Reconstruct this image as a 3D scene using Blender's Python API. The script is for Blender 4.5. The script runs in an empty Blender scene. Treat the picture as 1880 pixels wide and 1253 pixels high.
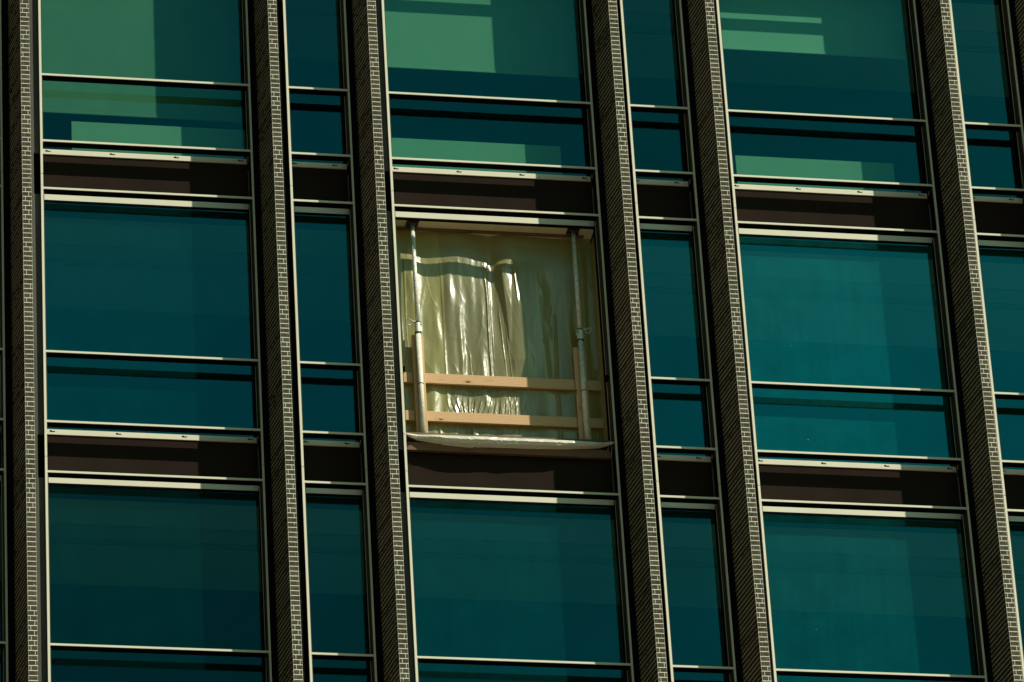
import bpy, math, random
import numpy as np
from mathutils import Vector, Matrix
R = math.radians
random.seed(7); rng = np.random.RandomState(7)

# ------------------------------------------------------------------ camera
ZO = 37.8                      # height of the top row's middle rail above the ground
sc = bpy.context.scene
cam_d = bpy.data.cameras.new('camera'); cam = bpy.data.objects.new('camera', cam_d)
sc.collection.objects.link(cam); sc.camera = cam
yaw, pitch, roll = 0.21010886, 0.52810832, -0.0619132
cy_, sy_, cp_, sp_ = math.cos(yaw), math.sin(yaw), math.cos(pitch), math.sin(pitch)
fwd = Vector((sy_*cp_, cy_*cp_, sp_)); rgt = Vector((cy_, -sy_, 0)); up = rgt.cross(fwd)
cr_, sr_ = math.cos(roll), math.sin(roll)
rx = cr_*rgt + sr_*up; ux = -sr_*rgt + cr_*up
M = Matrix((rx, ux, -fwd)).transposed().to_4x4()
M.translation = Vector((-6.47117478, -55.12023736, -36.15497758 + ZO))
cam.matrix_world = M
cam_d.sensor_width = 36; cam_d.lens = 10612.15/1880*36
cam_d.clip_start = 0.5; cam_d.clip_end = 3000
sc.render.resolution_x = 1024; sc.render.resolution_y = 682

# ------------------------------------------------------------------ sky and sun
SX, SZ = 1.17, 1.27            # shift of a shadow sideways / downwards per metre of depth
sun_dir = Vector((SX, -1, SZ)).normalized()
elev = math.asin(sun_dir.z); az = math.atan2(sun_dir.x, sun_dir.y)
w = bpy.data.worlds.new('World'); sc.world = w; w.use_nodes = True
nt = w.node_tree; N = nt.nodes; L = nt.links; N.clear()
wo = N.new('ShaderNodeOutputWorld'); bg = N.new('ShaderNodeBackground')
sky = N.new('ShaderNodeTexSky'); sky.sky_type = 'NISHITA'; sky.sun_disc = False
sky.sun_elevation = elev; sky.sun_rotation = az; sky.air_density = 1.0; sky.dust_density = 1.2; sky.ozone_density = 1.0
mx = N.new('ShaderNodeMix'); mx.data_type = 'RGBA'; mx.blend_type = 'MULTIPLY'; mx.inputs[0].default_value = 1
mx.inputs[7].default_value = (0.38, 1.0, 0.73, 1)
tc = N.new('ShaderNodeTexCoord'); nz = N.new('ShaderNodeTexNoise'); nz.inputs['Scale'].default_value = 9.0; nz.inputs['Detail'].default_value = 5
mr = N.new('ShaderNodeMapRange'); mr.inputs[1].default_value = 0.35; mr.inputs[2].default_value = 0.7; mr.inputs[3].default_value = 0.86; mr.inputs[4].default_value = 1.25
m2 = N.new('ShaderNodeMix'); m2.data_type = 'RGBA'; m2.blend_type = 'MULTIPLY'; m2.inputs[0].default_value = 1
L.new(tc.outputs['Generated'], nz.inputs['Vector']); L.new(nz.outputs['Fac'], mr.inputs[0])
L.new(sky.outputs[0], mx.inputs[6]); L.new(mx.outputs[2], m2.inputs[6]); L.new(mr.outputs[0], m2.inputs[7])
L.new(m2.outputs[2], bg.inputs['Color']); L.new(bg.outputs[0], wo.inputs[0])
bg.inputs['Strength'].default_value = 0.07
sd = bpy.data.lights.new('sun', 'SUN'); sd.energy = 4.8; sd.angle = R(0.53); sd.color = (1.0, 0.925, 0.76)
so = bpy.data.objects.new('sun', sd); sc.collection.objects.link(so)
so.rotation_euler = sun_dir.to_track_quat('Z', 'Y').to_euler(); so.location = (20, -30, 80)
sc.view_settings.view_transform = 'Standard'; sc.view_settings.look = 'None'
sc.view_settings.exposure = 0.0; sc.view_settings.gamma = 1; sc.view_settings.use_curve_mapping = False
sc.cycles.max_bounces = 8; sc.cycles.transparent_max_bounces = 12; sc.cycles.caustics_reflective = False; sc.cycles.caustics_refractive = False

# ------------------------------------------------------------------ helpers
C = sc.collection
def nodes(name):
    m = bpy.data.materials.new(name); m.use_nodes = True; t = m.node_tree; t.nodes.clear()
    o = t.nodes.new('ShaderNodeOutputMaterial'); return m, t, o
def nd(t, typ, **kw):
    n = t.nodes.new(typ)
    for k, v in kw.items():
        if k.startswith('i_'): n.inputs[k[2:].replace('_', ' ')].default_value = v
        else: setattr(n, k, v)
    return n
def math_(t, op, a, b=None, c=None):
    n = t.nodes.new('ShaderNodeMath'); n.operation = op
    for i, v in enumerate((a, b, c)):
        if v is None: continue
        if isinstance(v, (int, float)): n.inputs[i].default_value = v
        else: t.links.new(v, n.inputs[i])
    return n.outputs[0]
def mixc(t, fac, a, b, mode='MIX'):
    n = t.nodes.new('ShaderNodeMix'); n.data_type = 'RGBA'; n.blend_type = mode
    for i, v in ((0, fac), (6, a), (7, b)):
        if isinstance(v, (int, float)): n.inputs[i].default_value = v
        elif isinstance(v, tuple): n.inputs[i].default_value = (*v, 1) if len(v) == 3 else v
        else: t.links.new(v, n.inputs[i])
    return n.outputs[2]
def surf(name, col, rough=0.6, var=0.12, scale=3.0, metallic=0.0, bump=0.0, bscale=60, stretch=(1, 1, 1), spec=0.4):
    m, t, o = nodes(name)
    p = nd(t, 'ShaderNodeBsdfPrincipled'); p.inputs['Roughness'].default_value = rough
    p.inputs['Metallic'].default_value = metallic; p.inputs['Specular IOR Level'].default_value = spec
    tc = nd(t, 'ShaderNodeTexCoord'); mp = nd(t, 'ShaderNodeMapping'); mp.inputs['Scale'].default_value = stretch
    t.links.new(tc.outputs['Object'], mp.inputs[0])
    n1 = nd(t, 'ShaderNodeTexNoise', i_Scale=scale, i_Detail=6.0); t.links.new(mp.outputs[0], n1.inputs['Vector'])
    a = tuple(c*(1-var) for c in col); b = tuple(min(1, c*(1+var)) for c in col)
    f = math_(t, 'MULTIPLY_ADD', n1.outputs['Fac'], 2.2, -0.6)
    f = math_(t, 'MINIMUM', math_(t, 'MAXIMUM', f, 0), 1)
    t.links.new(mixc(t, f, a, b), p.inputs['Base Color'])
    if bump:
        n2 = nd(t, 'ShaderNodeTexNoise', i_Scale=bscale, i_Detail=4.0); t.links.new(mp.outputs[0], n2.inputs['Vector'])
        bp = nd(t, 'ShaderNodeBump', i_Strength=bump, i_Distance=0.004)
        t.links.new(n2.outputs['Fac'], bp.inputs['Height']); t.links.new(bp.outputs[0], p.inputs['Normal'])
    t.links.new(p.outputs[0], o.inputs[0]); return m

class MB:
    def __init__(s): s.v = []; s.f = []; s.mi = []
    def box(s, x0, x1, y0, y1, z0, z1, m=0):
        b = len(s.v)
        s.v += [(x0,y0,z0),(x1,y0,z0),(x1,y1,z0),(x0,y1,z0),(x0,y0,z1),(x1,y0,z1),(x1,y1,z1),(x0,y1,z1)]
        for q in ((0,3,2,1),(4,5,6,7),(0,1,5,4),(1,2,6,5),(2,3,7,6),(3,0,4,7)):
            s.f.append(tuple(b+i for i in q)); s.mi.append(m)
        return s
    def prism(s, pts, z0, z1, m=0):     # pts: counter-clockwise XY outline
        b = len(s.v); n = len(pts)
        s.v += [(x, y, z0) for x, y in pts] + [(x, y, z1) for x, y in pts]
        for i in range(n):
            j = (i+1) % n; s.f.append((b+i, b+j, b+n+j, b+n+i)); s.mi.append(m)
        s.f.append(tuple(b+i for i in reversed(range(n)))); s.f.append(tuple(b+n+i for i in range(n))); s.mi += [m, m]
        return s
    def tube(s, path, r, seg=20, m=0, closed=False, cap=True):
        P = [Vector(p) for p in path]; n = len(P); b = len(s.v)
        rr = r if isinstance(r, (list, tuple)) else [r]*n
        pn = None
        for i, p in enumerate(P):
            a = P[(i-1) % n] if (closed or i) else P[0]; c = P[(i+1) % n] if (closed or i < n-1) else P[-1]
            d = (c-a); d = d.normalized() if d.length > 1e-9 else Vector((0, 0, 1))
            if pn is None: pn = d.orthogonal().normalized()
            pn = (pn - d*pn.dot(d)).normalized(); q = d.cross(pn)
            for k in range(seg):
                t_ = 2*math.pi*k/seg; s.v.append(tuple(p + (pn*math.cos(t_) + q*math.sin(t_))*rr[i]))
        for i in range(n if closed else n-1):
            j = (i+1) % n
            for k in range(seg):
                l = (k+1) % seg; s.f.append((b+i*seg+k, b+i*seg+l, b+j*seg+l, b+j*seg+k)); s.mi.append(m)
        if cap and not closed:
            s.f.append(tuple(b+k for k in reversed(range(seg)))); s.f.append(tuple(b+(n-1)*seg+k for k in range(seg))); s.mi += [m, m]
        return s
    def mesh(s, name, mats, smooth=False):
        me = bpy.data.meshes.new(name); me.from_pydata(s.v, [], s.f)
        for m in (mats if isinstance(mats, (list, tuple)) else [mats]): me.materials.append(m)
        me.polygons.foreach_set('material_index', s.mi)
        if smooth: me.polygons.foreach_set('use_smooth', [True]*len(s.f))
        me.update(); return me
def link(name, me, parent=None, loc=(0, 0, 0)):
    o = bpy.data.objects.new(name, me); C.objects.link(o); o.location = loc
    if parent is not None: o.parent = parent
    return o
def tag(o, label=None, cat=None, group=None, kind=None):
    if label: o['label'] = label
    if cat: o['category'] = cat
    if group: o['group'] = group
    if kind: o['kind'] = kind
    return o
def bevel(o, wdt=0.003, seg=2):
    m = o.modifiers.new('bevel', 'BEVEL'); m.width = wdt; m.segments = seg; m.limit_method = 'ANGLE'; m.angle_limit = R(40)

# ------------------------------------------------------------------ materials
metal = surf('anodised_aluminium', (0.68, 0.66, 0.53), 0.55, 0.06, 2.0, spec=0.3, stretch=(1, 1, .4))
metal_dk = surf('bronze_cladding', (0.075, 0.073, 0.062), 0.6, 0.25, 4, stretch=(1, 1, .15), spec=0.2)
brown = surf('spandrel_brown', (0.024, 0.0165, 0.013), 0.75, 0.18, 1.5, spec=0.01)
gasket = surf('black_gasket', (0.004, 0.004, 0.004), 0.8, 0.1, spec=0.02)
jambm = surf('jamb_cladding', (0.055, 0.05, 0.042), 0.7, 0.25, 4, stretch=(1, 1, .15), spec=0.04)
white = surf('white_blind', (0.72, 0.74, 0.68), 0.85, 0.04, 3, spec=0.1)
blind_a = surf('greyed_blind', (0.46, 0.50, 0.44), 0.85, 0.06, 3, spec=0.1)
blind_c = surf('bright_blind', (0.88, 0.90, 0.84), 0.85, 0.04, 3, spec=0.1)
screen = surf('dark_screen_cloth', (0.022, 0.025, 0.025), 0.9, 0.1, 3, spec=0.1)
cream = surf('cream_soffit', (0.74, 0.66, 0.46), 0.8, 0.08, 3)
blocker_dark = surf('blocker_dark', (0.075, 0.065, 0.05), 0.85, 0.2, .4, spec=.02)
conc = surf('concrete', (0.30, 0.29, 0.27), 0.85, 0.15, 2, bump=.2)
ceilm = surf('ceiling_white', (0.46, 0.47, 0.50), 0.85, 0.05, 1)
ceil_md = surf('ceiling_grey', (0.34, 0.35, 0.35), 0.85, 0.08, 1)
ceil_dk = surf('ceiling_dark', (0.04, 0.04, 0.04), 0.85, 0.08, 1)
floorm = surf('pale_floor', (0.50, 0.48, 0.44), 0.7, 0.1, 1)
roomw = surf('room_wall', (0.16, 0.17, 0.16), 0.85, 0.3, .6)
paving = surf('bounce_paving', (0.26, 0.195, 0.125), 0.9, 0.15, .3, bump=.3)  # unseen ground, coloured pale and warm to bounce light up at the facade
steel = surf('galvanised_steel', (0.78, 0.78, 0.70), 0.3, 0.22, 40, metallic=0.1, bump=.15, bscale=120)
steel_dk = surf('rusty_dark_steel', (0.035, 0.032, 0.028), 0.6, 0.4, 50)
galv = surf('prop_paint_worn', (0.80, 0.76, 0.64), 0.35, 0.22, 30, metallic=0.0, bump=.2, bscale=90)

def wood_mat(name, col, dark):
    m, t, o = nodes(name)
    p = nd(t, 'ShaderNodeBsdfPrincipled'); p.inputs['Roughness'].default_value = .75; p.inputs['Specular IOR Level'].default_value = .25
    tc = nd(t, 'ShaderNodeTexCoord'); mp = nd(t, 'ShaderNodeMapping')
    t.links.new(tc.outputs['Object'], mp.inputs[0]); mp.inputs['Scale'].default_value = (1, 8, 14)
    ob = nd(t, 'ShaderNodeObjectInfo'); ad = nd(t, 'ShaderNodeVectorMath', operation='ADD')
    cb = nd(t, 'ShaderNodeCombineXYZ'); t.links.new(math_(t, 'MULTIPLY', ob.outputs['Random'], 40.0), cb.inputs[0])
    t.links.new(mp.outputs[0], ad.inputs[0]); t.links.new(cb.outputs[0], ad.inputs[1])
    wv = nd(t, 'ShaderNodeTexWave', wave_type='BANDS', bands_direction='Z'); wv.inputs['Scale'].default_value = 1.1
    wv.inputs['Distortion'].default_value = 5; wv.inputs['Detail'].default_value = 3; wv.inputs['Detail Scale'].default_value = .7
    t.links.new(ad.outputs[0], wv.inputs['Vector'])
    vo = nd(t, 'ShaderNodeTexVoronoi'); vo.inputs['Scale'].default_value = 1.0
    mp2 = nd(t, 'ShaderNodeMapping'); mp2.inputs['Scale'].default_value = (3.2, 3.2, 9.0)
    t.links.new(tc.outputs['Object'], mp2.inputs[0]); ad2 = nd(t, 'ShaderNodeVectorMath', operation='ADD')
    t.links.new(mp2.outputs[0], ad2.inputs[0]); t.links.new(cb.outputs[0], ad2.inputs[1]); t.links.new(ad2.outputs[0], vo.inputs['Vector'])
    knot = math_(t, 'LESS_THAN', vo.outputs['Distance'], 0.11)
    halo = math_(t, 'MULTIPLY', math_(t, 'LESS_THAN', vo.outputs['Distance'], 0.22), .5)
    n = nd(t, 'ShaderNodeTexNoise', i_Scale=2.0, i_Detail=4.0); t.links.new(ad2.outputs[0], n.inputs['Vector'])
    c1 = mixc(t, math_(t, 'MULTIPLY', wv.outputs['Fac'], .75), col, dark)
    c2 = mixc(t, math_(t, 'MULTIPLY', n.outputs['Fac'], .35), c1, tuple(c*.75 for c in col))
    c3 = mixc(t, halo, c2, dark); c4 = mixc(t, knot, c3, (0.10, 0.045, 0.02))
    t.links.new(c4, p.inputs['Base Color']); t.links.new(p.outputs[0], o.inputs[0]); return m
pine = wood_mat('pine', (0.70, 0.46, 0.26), (0.52, 0.31, 0.16))
oldwood = wood_mat('weathered_plank', (0.20, 0.12, 0.07), (0.11, 0.06, 0.035))

# brick: face joints from object coordinates
def brick_mat(phase):
    m, t, o = nodes('slim_brick')
    p = nd(t, 'ShaderNodeBsdfPrincipled'); p.inputs['Roughness'].default_value = .9; p.inputs['Specular IOR Level'].default_value = .04
    tc = nd(t, 'ShaderNodeTexCoord'); sp = nd(t, 'ShaderNodeSeparateXYZ'); t.links.new(tc.outputs['Object'], sp.inputs[0])
    nzz = nd(t, 'ShaderNodeTexNoise', i_Scale=14.0, i_Detail=2.0); t.links.new(tc.outputs['Object'], nzz.inputs['Vector'])
    wob = math_(t, 'MULTIPLY_ADD', nzz.outputs['Fac'], .002, -.001)
    z = math_(t, 'ADD', sp.outputs['Z'], wob)
    cz = math_(t, 'DIVIDE', math_(t, 'ADD', z, phase), 0.06); fl = math_(t, 'FLOOR', cz); fr = math_(t, 'FRACT', cz)
    ob = nd(t, 'ShaderNodeObjectInfo')
    seed = math_(t, 'MULTIPLY', ob.outputs['Random'], 91.0)
    wn = nd(t, 'ShaderNodeTexWhiteNoise', noise_dimensions='2D'); cb = nd(t, 'ShaderNodeCombineXYZ')
    t.links.new(fl, cb.inputs[0]); t.links.new(seed, cb.inputs[1]); t.links.new(cb.outputs[0], wn.inputs['Vector'])
    rnd = wn.outputs['Value']; sc_ = nd(t, 'ShaderNodeSeparateColor'); t.links.new(wn.outputs['Color'], sc_.inputs[0])
    bed = math_(t, 'LESS_THAN', fr, math_(t, 'MULTIPLY_ADD', sc_.outputs[0], .012, .146))
    x = math_(t, 'ADD', sp.outputs['X'], wob)       # pier centre at x = 0, half width 0.0535
    par = math_(t, 'MODULO', math_(t, 'ABSOLUTE', fl), 2.0)
    jx = math_(t, 'MULTIPLY_ADD', par, 0.042, -0.020)
    jx = math_(t, 'ADD', jx, math_(t, 'MULTIPLY_ADD', sc_.outputs[1], .010, -.005))
    head = math_(t, 'LESS_THAN', math_(t, 'ABSOLUTE', math_(t, 'SUBTRACT', x, jx)), .0030)
    # stretches of the pier where the head joints are filled dark
    zn = nd(t, 'ShaderNodeTexNoise', noise_dimensions='1D', i_Scale=1.0, i_Detail=1.0); zw = math_(t, 'ADD', math_(t, 'MULTIPLY', sp.outputs['Z'], 1.1), seed)
    t.links.new(zw, zn.inputs['W'])
    vis = math_(t, 'MULTIPLY', math_(t, 'GREATER_THAN', math_(t, 'ADD', zn.outputs['Fac'], math_(t, 'MULTIPLY', sc_.outputs[2], .25)), .66), 1.0)
    head = math_(t, 'MULTIPLY', head, math_(t, 'MULTIPLY_ADD', vis, .68, .10))
    e1 = math_(t, 'MULTIPLY', math_(t, 'GREATER_THAN', math_(t, 'ABSOLUTE', x), .0465), math_(t, 'LESS_THAN', math_(t, 'ABSOLUTE', x), .0498))
    e1 = math_(t, 'MULTIPLY', e1, math_(t, 'MULTIPLY_ADD', rnd, .55, .35))
    geo = nd(t, 'ShaderNodeNewGeometry'); sn = nd(t, 'ShaderNodeSeparateXYZ'); t.links.new(geo.outputs['Normal'], sn.inputs[0])
    front = math_(t, 'GREATER_THAN', math_(t, 'ABSOLUTE', sn.outputs['Y']), .7)
    vj = math_(t, 'MULTIPLY', math_(t, 'MAXIMUM', head, e1), front)
    mort = math_(t, 'MAXIMUM', bed, vj)
    nb = nd(t, 'ShaderNodeTexNoise', i_Scale=55.0, i_Detail=5.0); t.links.new(tc.outputs['Object'], nb.inputs['Vector'])
    bc = mixc(t, rnd, (0.076, 0.069, 0.046), (0.130, 0.118, 0.082))
    bc = mixc(t, math_(t, 'MULTIPLY', sc_.outputs[1], .45), bc, (0.095, 0.075, 0.056))
    bc = mixc(t, math_(t, 'MULTIPLY_ADD', nb.outputs['Fac'], 1.0, -.15), mixc(t, 1.0, bc, (.6, .6, .55), 'MULTIPLY'), bc)
    n3 = nd(t, 'ShaderNodeTexNoise', i_Scale=4.0, i_Detail=3.0); t.links.new(tc.outputs['Object'], n3.inputs['Vector'])
    mc = mixc(t, n3.outputs['Fac'], (0.72, 0.71, 0.62), (0.91, 0.90, 0.81))
    t.links.new(mixc(t, mort, bc, mc), p.inputs['Base Color'])
    bp = nd(t, 'ShaderNodeBump', i_Strength=.5, i_Distance=.004)
    hh = math_(t, 'ADD', math_(t, 'MULTIPLY', nb.outputs['Fac'], .5), math_(t, 'MULTIPLY', mort, -.4))
    t.links.new(hh, bp.inputs['Height']); t.links.new(bp.outputs[0], p.inputs['Normal'])
    t.links.new(p.outputs[0], o.inputs[0]); return m
brick = brick_mat(0.0)

# solar-control glass: tinted mirror + tinted see-through + a little dust (amount from the object's colour)
def glass_mat():
    m, t, o = nodes('teal_glass')
    tc = nd(t, 'ShaderNodeTexCoord'); ob = nd(t, 'ShaderNodeObjectInfo'); oc = nd(t, 'ShaderNodeSeparateColor'); t.links.new(ob.outputs['Color'], oc.inputs[0])
    n = nd(t, 'ShaderNodeTexNoise', i_Scale=.9, i_Detail=1.0); t.links.new(tc.outputs['Object'], n.inputs['Vector'])
    bp = nd(t, 'ShaderNodeBump', i_Strength=.25, i_Distance=.02); t.links.new(n.outputs['Fac'], bp.inputs['Height'])
    gl = nd(t, 'ShaderNodeBsdfGlossy'); gl.inputs['Roughness'].default_value = .015; gl.inputs['Color'].default_value = (0.006, 0.105, 0.100, 1)
    t.links.new(bp.outputs[0], gl.inputs['Normal'])
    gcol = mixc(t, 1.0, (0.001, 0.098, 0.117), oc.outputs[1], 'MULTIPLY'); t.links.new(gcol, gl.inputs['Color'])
    tr = nd(t, 'ShaderNodeBsdfTransparent'); tr.inputs['Color'].default_value = (0.25, 0.475, 0.365, 1)
    df = nd(t, 'ShaderNodeBsdfDiffuse')
    d1 = nd(t, 'ShaderNodeTexNoise', i_Scale=3.0, i_Detail=8.0, i_Roughness=.7); t.links.new(tc.outputs['Object'], d1.inputs['Vector'])
    d2 = nd(t, 'ShaderNodeTexNoise', i_Scale=26.0, i_Detail=3.0); t.links.new(tc.outputs['Object'], d2.inputs['Vector'])
    speck = math_(t, 'MULTIPLY', math_(t, 'GREATER_THAN', d2.outputs['Fac'], .755), 6.0)
    mpp = nd(t, 'ShaderNodeMapping'); mpp.inputs['Scale'].default_value = (18, 1, 1.2); t.links.new(tc.outputs['Object'], mpp.inputs[0])
    d3 = nd(t, 'ShaderNodeTexNoise', i_Scale=1.0, i_Detail=3.0); t.links.new(mpp.outputs[0], d3.inputs['Vector'])
    am = math_(t, 'MULTIPLY_ADD', d1.outputs['Fac'], 1.1, .15); am = math_(t, 'MULTIPLY', am, math_(t, 'MULTIPLY_ADD', d3.outputs['Fac'], .6, .7)); am = math_(t, 'ADD', am, speck)
    am = math_(t, 'MULTIPLY', am, oc.outputs[0]); am = math_(t, 'MULTIPLY', am, .028)
    cb = mixc(t, am, (0, 0, 0), (0.03, 0.95, 0.95)); t.links.new(cb, df.inputs['Color'])
    a1 = nd(t, 'ShaderNodeAddShader'); a2 = nd(t, 'ShaderNodeAddShader')
    t.links.new(gl.outputs[0], a1.inputs[0]); t.links.new(tr.outputs[0], a1.inputs[1])
    t.links.new(a1.outputs[0], a2.inputs[0]); t.links.new(df.outputs[0], a2.inputs[1]); t.links.new(a2.outputs[0], o.inputs[0])
    return m
glass = glass_mat()
clear, t_, o_ = nodes('clear_inner_face'); tb_ = nd(t_, 'ShaderNodeBsdfTransparent'); t_.links.new(tb_.outputs[0], o_.inputs[0])

def poly_mat(name, col, trans, rough=.28, coat=.6, bscale=30, bst=.35, attr=None):
    m, t, o = nodes(name)
    p = nd(t, 'ShaderNodeBsdfPrincipled'); p.inputs['Roughness'].default_value = rough
    p.inputs['Specular IOR Level'].default_value = 1.0; p.inputs['Coat IOR'].default_value = 1.65; p.inputs['Coat Weight'].default_value = coat; p.inputs['Coat Roughness'].default_value = .2
    tc = nd(t, 'ShaderNodeTexCoord'); n = nd(t, 'ShaderNodeTexNoise', i_Scale=1.3, i_Detail=5.0); t.links.new(tc.outputs['Object'], n.inputs['Vector'])
    cc = mixc(t, n.outputs['Fac'], tuple(c*.75 for c in col), tuple(min(1, c*1.2) for c in col))
    if attr:       # how many layers of film overlap
        at = nd(t, 'ShaderNodeAttribute', attribute_name=attr); cc = mixc(t, 1.0, cc, at.outputs['Color'], 'MULTIPLY')
    t.links.new(cc, p.inputs['Base Color'])
    mp = nd(t, 'ShaderNodeMapping'); mp.inputs['Scale'].default_value = (1, 1, .45); t.links.new(tc.outputs['Object'], mp.inputs[0])
    n2 = nd(t, 'ShaderNodeTexNoise', i_Scale=bscale, i_Detail=5.0, i_Distortion=1.2); t.links.new(mp.outputs[0], n2.inputs['Vector'])
    bp = nd(t, 'ShaderNodeBump', i_Strength=bst, i_Distance=.006); t.links.new(n2.outputs['Fac'], bp.inputs['Height'])
    t.links.new(bp.outputs[0], p.inputs['Normal'])
    tl = nd(t, 'ShaderNodeBsdfTranslucent'); tl.inputs['Color'].default_value = (*col, 1)
    mxs = nd(t, 'ShaderNodeMixShader'); mxs.inputs[0].default_value = trans
    t.links.new(p.outputs[0], mxs.inputs[1]); t.links.new(tl.outputs[0], mxs.inputs[2]); t.links.new(mxs.outputs[0], o.inputs[0])
    return m
poly = poly_mat('polythene', (0.47, 0.435, 0.19), .45, .3, 1.0, 22, .2, 'layer')
tarp = poly_mat('white_film', (0.80, 0.78, 0.68), .15, .4, .3, 30, .8)

# ------------------------------------------------------------------ dimensions (metres, facade plane y = 0, z = 0 at the top row's middle rail)
W_, n_, g1, g2 = 2.3807, 0.688, 0.46675, 0.47585
per = W_ + n_ + g1 + g2; H = 3.66; DG = 0.234
def bay(i):
    k, odd = divmod(i, 2); x = k*per
    return (x, x+W_) if not odd else (x+W_+g1, x+W_+g1+n_)
BAYS = range(-2, 7); ROWS = range(-1, 4)
ZT = 3.9; ZB = -13.2                         # extent of the detailed facade
OPEN = (2, 1)

g = MB(); g.v = [(-600, -600, 0), (600, -600, 0), (600, 600, 0), (-600, 600, 0)]; g.f = [(0, 1, 2, 3)]; g.mi = [0]
tag(link('ground', g.mesh('ground', paving)), kind='structure')

bld = bpy.data.objects.new('office_building', None); C.objects.link(bld); bld.location = (0, 0, 0)
tag(bld, 'brick and teal glass office facade with tall slim piers between the windows', 'building')

# ---- structure behind: slabs, back wall, side walls, plain storeys below
x0b, x1b = bay(-2)[0]-.5, bay(6)[1]+.6
for r in range(-2, 4):
    zt = ZO - H*r - .98
    m = MB().box(x0b, x1b, .30, 7, zt-.40, zt); link('floor_slab', m.mesh('floor_slab', floorm), bld)
    zc = zt-.402
    m = MB().box(x0b, x1b, .48, .74, zc-.085, zc, 1).box(x0b, x1b, .745, 1.36, zc-.06, zc, 0).box(x0b, x1b, 1.365, 1.64, zc-.075, zc, 2)
    for k in range(3): m.box(x0b, x1b, 1.645+k*.05, 1.67+k*.05, zc-.072, zc, 2).box(x0b, x1b, 1.671+k*.05, 1.694+k*.05, zc-.03, zc, 1)
    m.box(x0b, x1b, 1.80, 2.76, zc-.075, zc, 2).box(x0b, x1b, 2.765, 5.2, zc-.16, zc, 1)
    link('ceiling', m.mesh('ceiling', [ceilm, ceil_dk, ceil_md]), bld)
m = MB().box(x0b, x1b, 5.2, 5.4, 0.1, ZO+6); link('back_wall', m.mesh('back_wall', roomw), bld)
for xx in (x0b-.3, x1b): link('end_wall', MB().box(xx, xx+.3, .05, 7, 0.1, ZO+6).mesh('end_wall', conc), bld)
link('roof_slab', MB().box(x0b-.3, x1b+.3, .05, 7.1, ZO+6.01, ZO+6.4).mesh('roof_slab', conc), bld)
link('lower_wall', MB().box(x0b, x1b, .12, .6, 0.0, ZO+ZB).mesh('lower_wall', brown), bld)
link('upper_wall', MB().box(x0b, x1b, .12, .6, ZO+ZT, ZO+6.0).mesh('upper_wall', brown), bld)
# unseen dark tower added on the left to block sky light from that side
nb = bpy.data.objects.new('sky_block_tower', None); C.objects.link(nb); nb.location = (-22, -16, 0)
tag(nb, 'unseen dark tower added off to the left to keep left-facing sides in shade', 'tower')
m = MB().box(-11, 11, -13, 14, 0, 92); link('wall', m.mesh('wall', blocker_dark), nb)
m = MB()
for k in range(24):
    for q in range(8): m.box(11.001, 11.03, -12+q*3.3, -9.6+q*3.3, 2+k*3.7, 4.4+k*3.7)
link('blocker_glazing', m.mesh('blocker_glazing', gasket), nb)['kind'] = 'stuff'

# ---- brick piers (splayed sides, slim front)
PD, PCX, PW, SPL = 0.494, 0.176, 0.107, 0.15
hw = PW/2
def pier_mesh():
    m = MB(); y0, y1 = -PD, .30
    d = (y1-y0)*SPL; c = 0.06; k0 = int(math.floor(ZB/c)); k1 = int(ZT/c)
    for k in range(k0, k1):
        z = k*c; e = .0036; bw = .0088
        # the bed joint sits back from the brick on the sides, almost flush in front
        m.prism([(-hw+e, y0+.0012), (hw-e, y0+.0012), (hw-e+d*.45, y1), (-hw+e-d, y1)], z, z+bw, 0)
        m.prism([(-hw, y0), (hw, y0), (hw+d*.45, y1), (-hw-d, y1)], z+bw, z+c, 0)
    return m.mesh('brick_pier', brick)
pm = pier_mesh()
for i in range(-2, 6):
    R_ = bay(i)[1]; off = PCX + hw + (.005 if i % 2 else 0)
    link('brick_pier', pm, bld, (R_+off, 0, ZO))

# ---- metal fins either side of each bay, jointed once per storey; cladding strip beside them
def fin_mesh(wid):
    m = MB()
    for r in range(-2, 4):
        a = -H*r - 1.353 + .004; b = a + H - .008
        a, b = max(a, ZB), min(b, ZT)
        if b > a: m.box(0, wid, 0, .03, a, b)
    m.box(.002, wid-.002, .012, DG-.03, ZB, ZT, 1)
    return m.mesh('window_fin', [metal, gasket])
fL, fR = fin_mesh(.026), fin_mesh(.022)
def flash(light):
    m = MB()
    for r in range(-2, 4):
        a = -H*r - 1.05; b = a + H - .545
        a, b = max(a, ZB), min(b, ZT)
        if light: m.box(-.075, -.002, .055, .075, a, b); m.box(-.05, -.044, .046, .055, a+.1, b-.4)
    if light: m.box(-.150, -.075, .03, .06, ZB, ZT)
    m.box(-.17, -.002, .10, .15, ZB, ZT, 1)
    if not light: m.box(-.052, -.046, .085, .1, ZB, ZT); m.box(-.165, -.10, .04, .07, ZB, ZT, 1)
    return m.mesh('side_flashing', [metal_dk, gasket])
flL, flD = flash(True), flash(False)
jf = MB().box(0, .072, .012, .07, ZB, ZT).mesh('gap_strip', gasket)  # black strip across the gap between fin and pier
for i in BAYS:
    x0, x1 = bay(i)
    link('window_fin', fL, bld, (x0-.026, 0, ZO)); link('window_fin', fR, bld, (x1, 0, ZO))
    link('gap_strip', jf, bld, (x1+.023, 0, ZO))
    link('side_flashing', flL if i % 2 == 0 else flD, bld, (x0-.026, 0, ZO))

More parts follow.
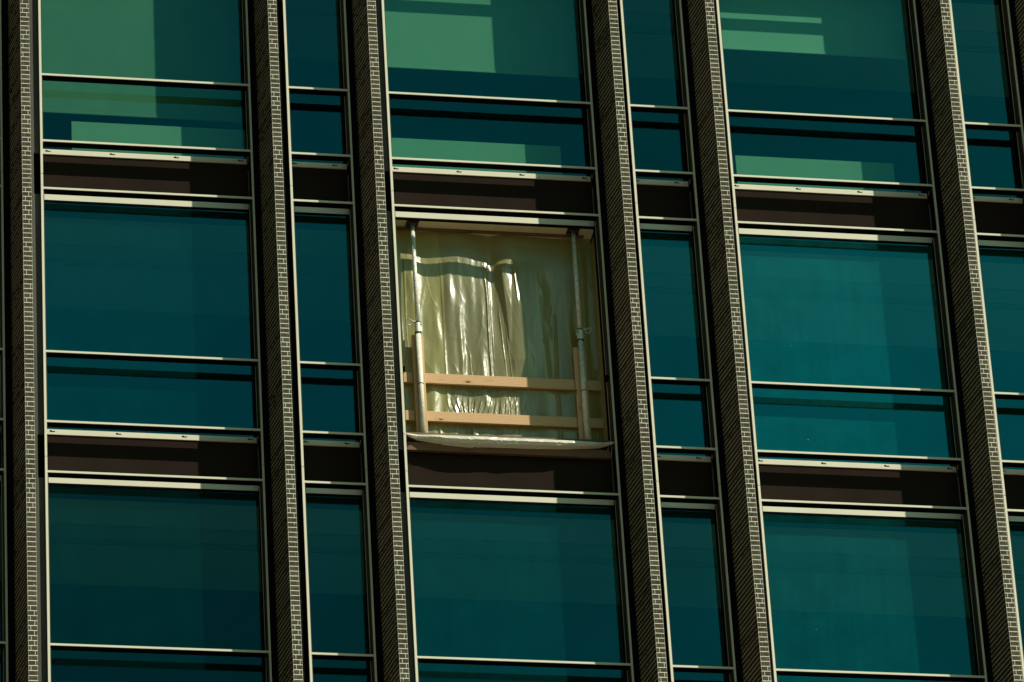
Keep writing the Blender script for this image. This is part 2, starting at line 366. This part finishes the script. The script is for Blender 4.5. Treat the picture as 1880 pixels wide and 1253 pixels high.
# ---- window unit meshes; local origin: left inner edge of the bay, middle rail height
GT, GB = 2.100, -0.877            # glass top and bottom
RD = 0.12                         # rail depth
def unit(wd):
    D = {}
    m = MB()     # frame: right jamb, bead, gasket lines, head rebate
    m.box(wd-.012, wd-.001, .012, .150, GB-.07, GT+.03, 0)
    m.box(wd-.016, wd-.002, .150, .158, GB-.07, GT+.03, 2)
    m.box(wd-.013, wd-.001, .158, DG+.05, GB-.0, GT+.0, 1)
    m.box(.001, .012, .02, DG+.05, GB-.07, GT+.03, 0)
    m.box(.012, wd-.013, DG-.012, DG+.02, GT-.022, GT-.001, 1)
    m.box(.012, wd-.013, DG+.008, DG+.05, GB-.004, GB+.012, 1)
    D['frame'] = m.mesh('window', [jambm, gasket, metal])
    m = MB().box(.012, wd-.013, DG, DG+.012, GB+.0, GT-.02); m.mi = [1, 1, 0, 1, 1, 1]; D['pane'] = m.mesh('pane', [glass, clear])
    for k, z in (('t1', 0), ('t2', -.893), ('t3', -1.528)):
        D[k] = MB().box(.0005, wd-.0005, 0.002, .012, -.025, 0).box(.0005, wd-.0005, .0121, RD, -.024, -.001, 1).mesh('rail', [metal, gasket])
    m = MB().box(.013, wd-.06, DG-.012, DG+.02, GB-.071, GB-.006)
    m.box(wd-.056, wd-.014, DG-.010, DG+.02, GB-.071, GB-.006)
    ns = 4 if wd > 1.5 else 2
    for q in range(ns):
        xx = .087+q*(wd-.175)/(ns-1) if ns == 4 else (.07 if q == 0 else wd-.15)
        m.box(xx-.028, xx+.028, DG-.0145, DG-.011, GB-.040, GB-.029, 1)
        m.box(xx-.028, xx-.008, DG-.0145, DG-.011, GB-.029, GB-.020, 1)
    D['sill'] = m.mesh('sill_band', [metal, gasket])
    m = MB().box(.013, wd-.06, DG-.010, DG+.03, -1.560, -1.44)
    m.box(wd-.057, wd-.014, DG-.008, DG+.03, -1.560, -1.44)
    D['head'] = m.mesh('head_band', [metal, gasket])
    m = MB().box(.006, wd-.006, DG+.004, .295, -1.44, GB-.0715)
    D['span'] = m.mesh('spandrel_panel', brown)
    return D
U = {0: unit(W_), 1: unit(n_)}
# blind drop (bottom z) in the top row and pale panels behind the glass
BLIND = {(0, 0): -.17, (2, 0): .70, (4, 0): 1.215}
BACKP = {(0, 0): (.37, W_+.0), (2, 0): (.0, 2.05), (4, 0): (.12, 2.02)}
dust = {(0, 1): .5, (0, 2): .35, (1, 1): .5, (2, 2): .8, (3, 1): .8, (4, 1): 2.0, (4, 2): 1.5, (5, 1): 1.0, (3, 2): .6, (1, 2): .4}
for r in ROWS:
    for i in BAYS:
        x0, x1 = bay(i); D = U[i % 2]; wd = x1-x0; z = ZO - H*r
        op = (i, r) == OPEN
        wn = link('window', D['frame'], bld, (x0, 0, z))
        link('spandrel_panel', D['span'], bld, (x0, 0, z))
        if not op:
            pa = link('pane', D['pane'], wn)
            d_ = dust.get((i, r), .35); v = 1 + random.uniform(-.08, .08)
            v *= {0: .80, 1: {0: .92, 1: .95, 3: 1.3, 4: 1.45, 5: 1.25}.get(i, 1), 2: {0: .50, 1: .66, 2: .90, 3: .90, 4: .95, 5: .9}.get(i, .8)}.get(r, 1)  # uneven reflection brightness across the facade, put into each pane's mirror tint
            if r == 0: d_ = .08
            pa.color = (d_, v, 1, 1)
            pa.rotation_euler = (R(random.uniform(-.05, .05)), 0, R(random.uniform(-.06, .06)))
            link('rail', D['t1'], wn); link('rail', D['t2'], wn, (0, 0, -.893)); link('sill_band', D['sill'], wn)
        else:
            tag(wn, 'window opening with its glass and front rails taken out')
            link('rail_bracket', MB().box(wd-.055, wd-.017, .01, .09, -.045, 0).mesh('rail_bracket', gasket), wn)
            link('rail_bracket', MB().box(.013, .035, .01, .09, -.045, 0).mesh('rail_bracket', gasket), wn)
            link('bounce_wall', MB().box(-.05, wd+.05, 1.9, 1.95, -.98, 2.18).box(-.12, -.05, .5, 1.95, -.98, 2.18).box(wd+.05, wd+.10, .5, 1.95, -.98, 2.18).mesh('bounce_wall', cream), wn)  # unseen pale walls added to throw light back through the sheet
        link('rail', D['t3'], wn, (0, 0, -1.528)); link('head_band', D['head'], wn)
        if (i, r) in BLIND:
            zb = BLIND[(i, r)]
            m = MB().box(.01, wd-.01, .515, .518, zb, 2.09).box(.01, wd-.01, .508, .526, zb-.028, zb-.004)
            link('roller_blind', m.mesh('roller_blind', {0: blind_a, 2: white, 4: blind_c}[i]), wn)
            a, b = BACKP[(i, r)]
            link('upstand_panel', MB().box(a, b, .30, .33, GB-.05, -.44).mesh('upstand_panel', white), wn)
# soffit over each window, between glass and slab
for r in ROWS:
    for i in BAYS:
        if i % 2: continue
        x0, x1 = bay(i)
        if (i, r) == (2, 1):
            link('soffit', MB().box(x0+.001, x1-.001, .265, .62, ZO-H*r+2.095, ZO-H*r+2.19).mesh('soffit', cream), bld)

# ------------------------------------------------------------------ the open window: props, timber, sheeting
BX = bay(2)[0]; Z1 = ZO - H                      # row 1 middle rail height
CE = ZO - 1.566                                  # ceiling height in the opening
FLO = ZO - 4.40                                  # top of the sill board
def prop(x, y, label, ringdir):
    t = bpy.data.objects.new('shoring_prop', None); C.objects.link(t); t.location = (x, y, FLO)
    tag(t, label, 'prop', 'steel props in the open window')
    hh = CE - FLO; zc = -2.95 + 4.40             # collar height
    m = MB().tube([(0, 0, .02), (0, 0, zc-.08)], .0305, 28).tube([(0, 0, zc-.756), (0, 0, zc-.744)], .0325, 28, 1); o = link('outer_tube', m.mesh('outer_tube', [galv, steel_dk], True), t)
    m = MB()
    m.tube([(0, 0, zc-.085), (0, 0, zc+.055)], .036, 28)
    for zz in (zc-.085, zc+.05): m.tube([(0, 0, zz-.006), (0, 0, zz+.006)], .0395, 28, 1)
    m.tube([(0, 0, zc+.0), (.04*ringdir*-1, -.03, zc+.02)], .006, 8, 1)
    link('collar', m.mesh('collar', [steel, steel_dk], False), t)
    m = MB().tube([(0, 0, zc+.05), (0, 0, hh-.02)], .0235, 24)
    for k in range(14): m.tube([(-.0215*.3, -.0225, zc+.1+k*.1), (-.0215*.3, -.0242, zc+.1+k*.1)], .0055, 8, 1)
    link('inner_tube', m.mesh('inner_tube', [steel, steel_dk], True), t)
    m = MB().box(-.07, .07, -.055, .07, hh-.012, hh-.001)
    for a in (0, 90, 180, 270):
        c, s_ = math.cos(R(a)), math.sin(R(a)); b = len(m.v)
        for (rr, zz) in ((.0, -.012), (.066, -.012), (.066, -.026), (.024, -.085), (.0, -.085)):
            for e in (-.004, .004): m.v.append((rr*c - e*s_, (rr*s_ + e*c)*.9, hh+zz))
        n5 = 5
        for k in range(n5):
            j = (k+1) % n5; m.f.append((b+2*k, b+2*j, b+2*j+1, b+2*k+1)); m.mi.append(0)
        m.f.append(tuple(b+2*k for k in range(n5))); m.f.append(tuple(b+2*k+1 for k in reversed(range(n5)))); m.mi += [0, 0]
    m.tube([(-.055, -.05, hh-.03), (.055, -.05, hh-.045)], .009, 8)
    link('head_plate', m.mesh('head_plate', steel_dk), t)
    link('base_plate', MB().box(-.07, .07, -.06, .07, 0.001, .02).mesh('base_plate', steel_dk), t)
    pts = []
    for k in range(25):
        a = 2*math.pi*k/24
        pts.append((ringdir*(.035 + .052*(1-math.cos(a))*.85), -.03 + .045*math.sin(a), zc+.045 + .02*math.sin(a*2+.6)))
    link('pin_ring', MB().tube(pts[:-1], .0050, 8, closed=True).mesh('pin_ring', steel, True), t)
    pts = [(ringdir*-.041, -.01, zc+.05), (ringdir*-.046, -.02, zc-.02), (ringdir*-.036, -.03, zc-.07), (0, -.043, zc-.086)]
    link('pin_wire', MB().tube(pts, .0042, 8).mesh('pin_wire', steel, True), t)
    return t
PY = .325
prop(BX+.262, PY, 'steel prop standing in the sun at the left side of the open window', -1)
prop(BX+2.138, PY, 'steel prop standing in shade at the right side of the open window', 1)

def plank(name, x0, x1, y0, y1, z0, z1, mat, rot_wood=False):
    cx, cy, cz = (x0+x1)/2, (y0+y1)/2, (z0+z1)/2
    hx, hy, hz = (x1-x0)/2, (y1-y0)/2, (z1-z0)/2
    if rot_wood:      # grain runs along local x: build lying down, stand it up
        m = MB().box(-hz, hz, -hy, hy, -hx, hx); o = link(name, m.mesh(name, mat), None, (cx, cy, cz)); o.rotation_euler = (0, R(90), 0)
    else:
        m = MB().box(-hx, hx, -hy, hy, -hz, hz); o = link(name, m.mesh(name, mat), None, (cx, cy, cz))
    bevel(o, .003); return o
tag(plank('timber_post', BX+.195, BX+.325, .362, .405, FLO+.0, ZO-3.035, pine, True), 'upright pine plank behind the sunlit prop', 'timber post', 'pine uprights in the open window')
tag(plank('timber_post', BX+2.055, BX+2.195, .362, .405, FLO+.0, ZO-3.105, pine, True), 'upright pine plank behind the shaded prop', 'timber post', 'pine uprights in the open window')
tag(plank('guard_board', BX+.015, BX+W_-.015, .407, .437, ZO-3.632, ZO-3.505, pine), 'upper pine guard board across the open window', 'board', 'pine guard boards')
tag(plank('guard_board', BX+.015, BX+W_-.015, .407, .437, ZO-4.125, ZO-3.998, pine), 'lower pine guard board across the open window, just above the sill', 'board', 'pine guard boards')
tag(plank('sill_board', BX+.013, BX+W_-.014, .195, .60, ZO-4.428, ZO-4.402, oldwood), 'thin brown board lying on the sill of the open window', 'board')
tag(plank('timber_beam', BX+.03, BX+W_-.03, .150, .200, ZO-4.655, ZO-4.555, oldwood), 'dark knotty timber beam under the white film at the sill', 'beam')
tag(plank('ceiling_batten', BX+.02, BX+W_-.1, .415, .44, CE-.035, CE-.002, oldwood), 'thin dark batten pinning the plastic sheet to the ceiling', 'batten')

def grid_obj(name, X, Y, Z, mat, subsurf=False):
    ny, nx = X.shape
    v = np.stack([X, Y, Z], -1).reshape(-1, 3)
    idx = np.arange(nx*ny).reshape(ny, nx)
    f = np.stack([idx[:-1, :-1], idx[:-1, 1:], idx[1:, 1:], idx[1:, :-1]], -1).reshape(-1, 4)
    me = bpy.data.meshes.new(name); me.vertices.add(len(v)); me.vertices.foreach_set('co', v.ravel())
    me.loops.add(f.size); me.loops.foreach_set('vertex_index', f.ravel().astype(np.int32))
    me.polygons.add(len(f)); me.polygons.foreach_set('loop_start', np.arange(0, f.size, 4, dtype=np.int32))
    me.polygons.foreach_set('use_smooth', np.ones(len(f), bool)); me.materials.append(mat); me.update(calc_edges=True); me.validate()
    return link(name, me)
def vnoise(x, z, seed):
    r = np.random.RandomState(seed).rand(256, 256)
    xi = np.floor(x).astype(int); zi = np.floor(z).astype(int); fx = x-xi; fz = z-zi
    fx = fx*fx*(3-2*fx); fz = fz*fz*(3-2*fz)
    g_ = lambda a, b: r[a % 256, b % 256]
    return (g_(xi, zi)*(1-fx)*(1-fz)+g_(xi+1, zi)*fx*(1-fz)+g_(xi, zi+1)*(1-fx)*fz+g_(xi+1, zi+1)*fx*fz)-.5
def sheet():
    nx, nz = 520, 560
    u = np.linspace(0, 1, nx); q = np.linspace(0, 1, nz)
    Uu, Q = np.meshgrid(u, q)
    X = Uu*(W_-.03)+.015; Zr = -Q*(CE-FLO-.012)            # from the ceiling down
    d = np.zeros_like(X)
    hang = np.clip(Q*3, 0, 1)
    # soft hanging waves
    xw = X + .05*vnoise(X*2, Q*3, 3) + .10*Q*vnoise(X*1.2+5, Q*0+1, 4)
    d += .085*vnoise(xw*2.6, Q*.9, 11)*(1-.6*hang) + .020*vnoise(xw*6.5+3+Q*.8, Q*2.2, 12)*(.4+.6*hang) + .009*vnoise(xw*13-Q*1.5, Q*4.5, 17)*hang
    rg = lambda a, p_: np.clip(1-np.abs(a)*4, 0, 1)**p_
    d += -.0030*rg(vnoise(xw*7+Q*3.0, Q*4.5, 51), 2)*hang - .0022*rg(vnoise(xw*9-Q*6, Q*7, 52), 2)*hang
    d += .0045*vnoise(xw*19, Q*5, 14) + .0016*vnoise(xw*30+Q*14, Q*22, 15) + .0008*vnoise(X*60+Q*40, Q*70-X*20, 16)
    # pulled folds: quick rise on the left, long flank on the right, some taper to a point
    for (cx, sl, ln, q0, q1, sp_, tp) in (
            (.25, .06, .090, .08, .46, .40, 2), (.68, .04, .060, .10, .52, .42, 2), (.775, .05, .050, .26, .86, .40, 2), (.95, -.04, .050, .16, .48, .36, 2), (.50, -.10, .060, .52, 1.1, .34, 2), (1.00, .07, .045, .48, .86, .36, 2),
            (.585, .03, .025, .12, .85, .20, 0), (1.095, .07, .036, .18, .78, .46, 0), (1.145, .06, .016, .22, .66, .65, 1), (1.31, .15, .125, .12, .54, .34, 1), (1.46, .10, .075, .12, .36, .38, 1),
            (1.22, .17, .013, .34, .82, .5, 0), (1.27, .19, .012, .40, .86, .5, 0), (.07, .01, .035, .10, 1.1, .34, 0), (.155, .02, .024, .12, .75, .3, 1), (.84, .12, .018, .55, .80, .35, 1),
            (1.72, .03, .10, .05, 1.1, .24, 2), (1.90, -.06, .035, .35, 1.1, .5, 0), (2.04, .04, .06, .30, 1.1, .35, 2), (2.24, .01, .05, .02, 1.1, .35, 0), (.62, .35, .07, .86, 1.1, .3, 0), (.30, .25, .05, .87, 1.1, .35, 0)):
        c0 = cx + sl*(Q-.2) + .028*vnoise(Q*4+cx*9, Q*0, 21) + .006*vnoise(Q*17+cx*5, Q*0, 22)
        qq = np.clip((Q-q0)/max(q1-q0, .01), 0, 1)
        win = np.clip((Q-q0)/.05, 0, 1)*np.clip((q1-Q)/.06, 0, 1); win = win*win*(3-2*win)
        wd_ = ln*(1-.85*qq) if tp == 1 else ln*(1-.2*qq)*(1 + .5*vnoise(Q*6+cx*13, Q*0, 23))
        s_ = (X-c0)/wd_
        if tp == 2: win = win*np.clip((Q-q0)/.2, 0, 1)*np.clip((q1-Q)/.25, 0, 1); d += -sp_*1.15*wd_*win*np.exp(-s_*s_); continue
        d += -sp_*wd_*win*np.where(s_ > 0, np.clip(1-s_, 0, 1), np.exp(-(s_/.35)**2))
    top_ = np.exp(-(Q/.30)**4)
    d += -.075*np.exp(-((X-1.50)/.20)**2)*np.clip((Q-.12)/.22, 0, 1)*np.clip((.74-Q)/.14, 0, 1)      # the sheet bellies out between ceiling and guard board
    d += top_*(0.018*np.exp(-((X-1.19)/.05)**2) - .020*np.exp(-((X-1.36)/.10)**2) - .014*np.exp(-((X-.85)/.22)**2) + .016*np.exp(-((X-.42)/.10)**2))
    # crumpled strip between the two guard boards
    cr = np.exp(-((X-1.05)/.43)**6)*np.exp(-((Q-.845)/.065)**4)
    ph = X*17 + 2.2*vnoise(X*3, Q*9, 71) + Q*7; fr = ph-np.floor(ph)
    d += cr*(-(1-fr)*np.clip(fr*5, 0, 1)*.014*(.6+.9*(vnoise(X*9, Q*7, 72)+.5)))
    d += cr*(.012*np.abs(vnoise(X*17+Q*9, Q*5, 31)) + .008*vnoise(X*42+Q*40, Q*26, 32) + .002*vnoise(X*80, Q*80, 33))
    # puckered seam under the ceiling
    pk = np.exp(-((X-1.13)/.045)**2)*np.exp(-((Q-.17)/.03)**2)
    d += pk*(.022*vnoise(X*50, Q*90, 34)-.014)
    base = .478 + .010*np.sin(X*1.3+.6)
    Y = base + d
    zz = Z1*0 + CE - .004
    # keep clear of the guard boards
    Zw = zz + Zr
    for (a, b) in ((ZO-3.632, ZO-3.505), (ZO-4.125, ZO-3.998)):
        near = np.exp(-(np.clip(np.maximum(a-Zw, Zw-b), 0, None)/.05)**2)
        Y = np.where(Y < .442, Y*(1-near)+.442*near + 0*Y, Y)
    Y = np.where(Zw > CE-.05, np.maximum(Y, .446), Y)
    o = grid_obj('plastic_sheet', X+BX, Y, Zw, poly)
    ed = X + .02*vnoise(Q*4, Q*0, 61)
    g1_ = np.where(ed < .59+.05*Q, 1.08, np.where(ed < 1.13+.07*Q, .84, np.where(ed < 1.52+.09*Q, .96, np.where(ed < 2.02, .95, 1.0))))
    gr = np.where(ed < 1.45, .98, .93); bl = np.where((ed > .6) & (ed < 2.02), 1.08, .80)
    col = np.stack([g1_*gr, g1_, g1_*bl, np.ones_like(g1_)], -1).reshape(-1, 4).astype(np.float32)
    ca = o.data.color_attributes.new('layer', 'FLOAT_COLOR', 'POINT'); ca.data.foreach_set('color', col.ravel())
    return o
tag(sheet(), 'translucent yellowish plastic sheet hanging in folds across the open window', 'plastic sheet')

def wrap():
    nx, nz = 300, 60
    s = np.linspace(0, 1, nx); q = np.linspace(0, 1, nz); S, Q = np.meshgrid(s, q)
    X = -.022 + S*(W_+.042)
    top = np.interp(s, [0, .03, .07, .95, .975, 1], [-4.534, -4.475, -4.446, -4.446, -4.475, -4.536])
    yt = np.interp(s, [0, .03, .07, .95, .975, 1], [-.010, .11, .186, .186, .11, -.010])
    hh = np.interp(s, [0, .03, .07, .15, .25, .35, .56, .76, .87, .93, .975, 1], [.05, .35, .55, .80, .94, 1.03, 1.0, .86, .70, .55, .30, .05])
    sag = hh*.1
    zq = np.interp(q, [0, .2, .45, .6, .8, 1], [0, .030, .078, .122, .152, .168])[:, None]
    yq = np.interp(q, [0, .2, .45, .6, .8, 1], [0, .080, .165, .184, .150, .085])[:, None]
    Z = top[None, :] - zq*hh[None, :]
    Y = yt[None, :] - yq*hh[None, :]
    e = np.clip(sag/.08, 0.05, 1)[None, :]*.7
    n_1 = .022*vnoise(X*7+Q*2.5, Q*2, 41) + .016*vnoise(X*16+Q*9, Q*4, 42) + .010*vnoise(X*38-Q*14, Q*9, 43)
    Y += n_1*e; Z += .4*n_1*e*Q
    Z += Q*e*(.010*vnoise(X*5, Q*0, 44) + np.where((X > .42) & (X < .78), -.014, 0))
    return grid_obj('plastic_wrap', X+BX, Y, ZO+Z, tarp)
tag(wrap(), 'sagging white plastic film tied across the sill of the open window', 'plastic film')
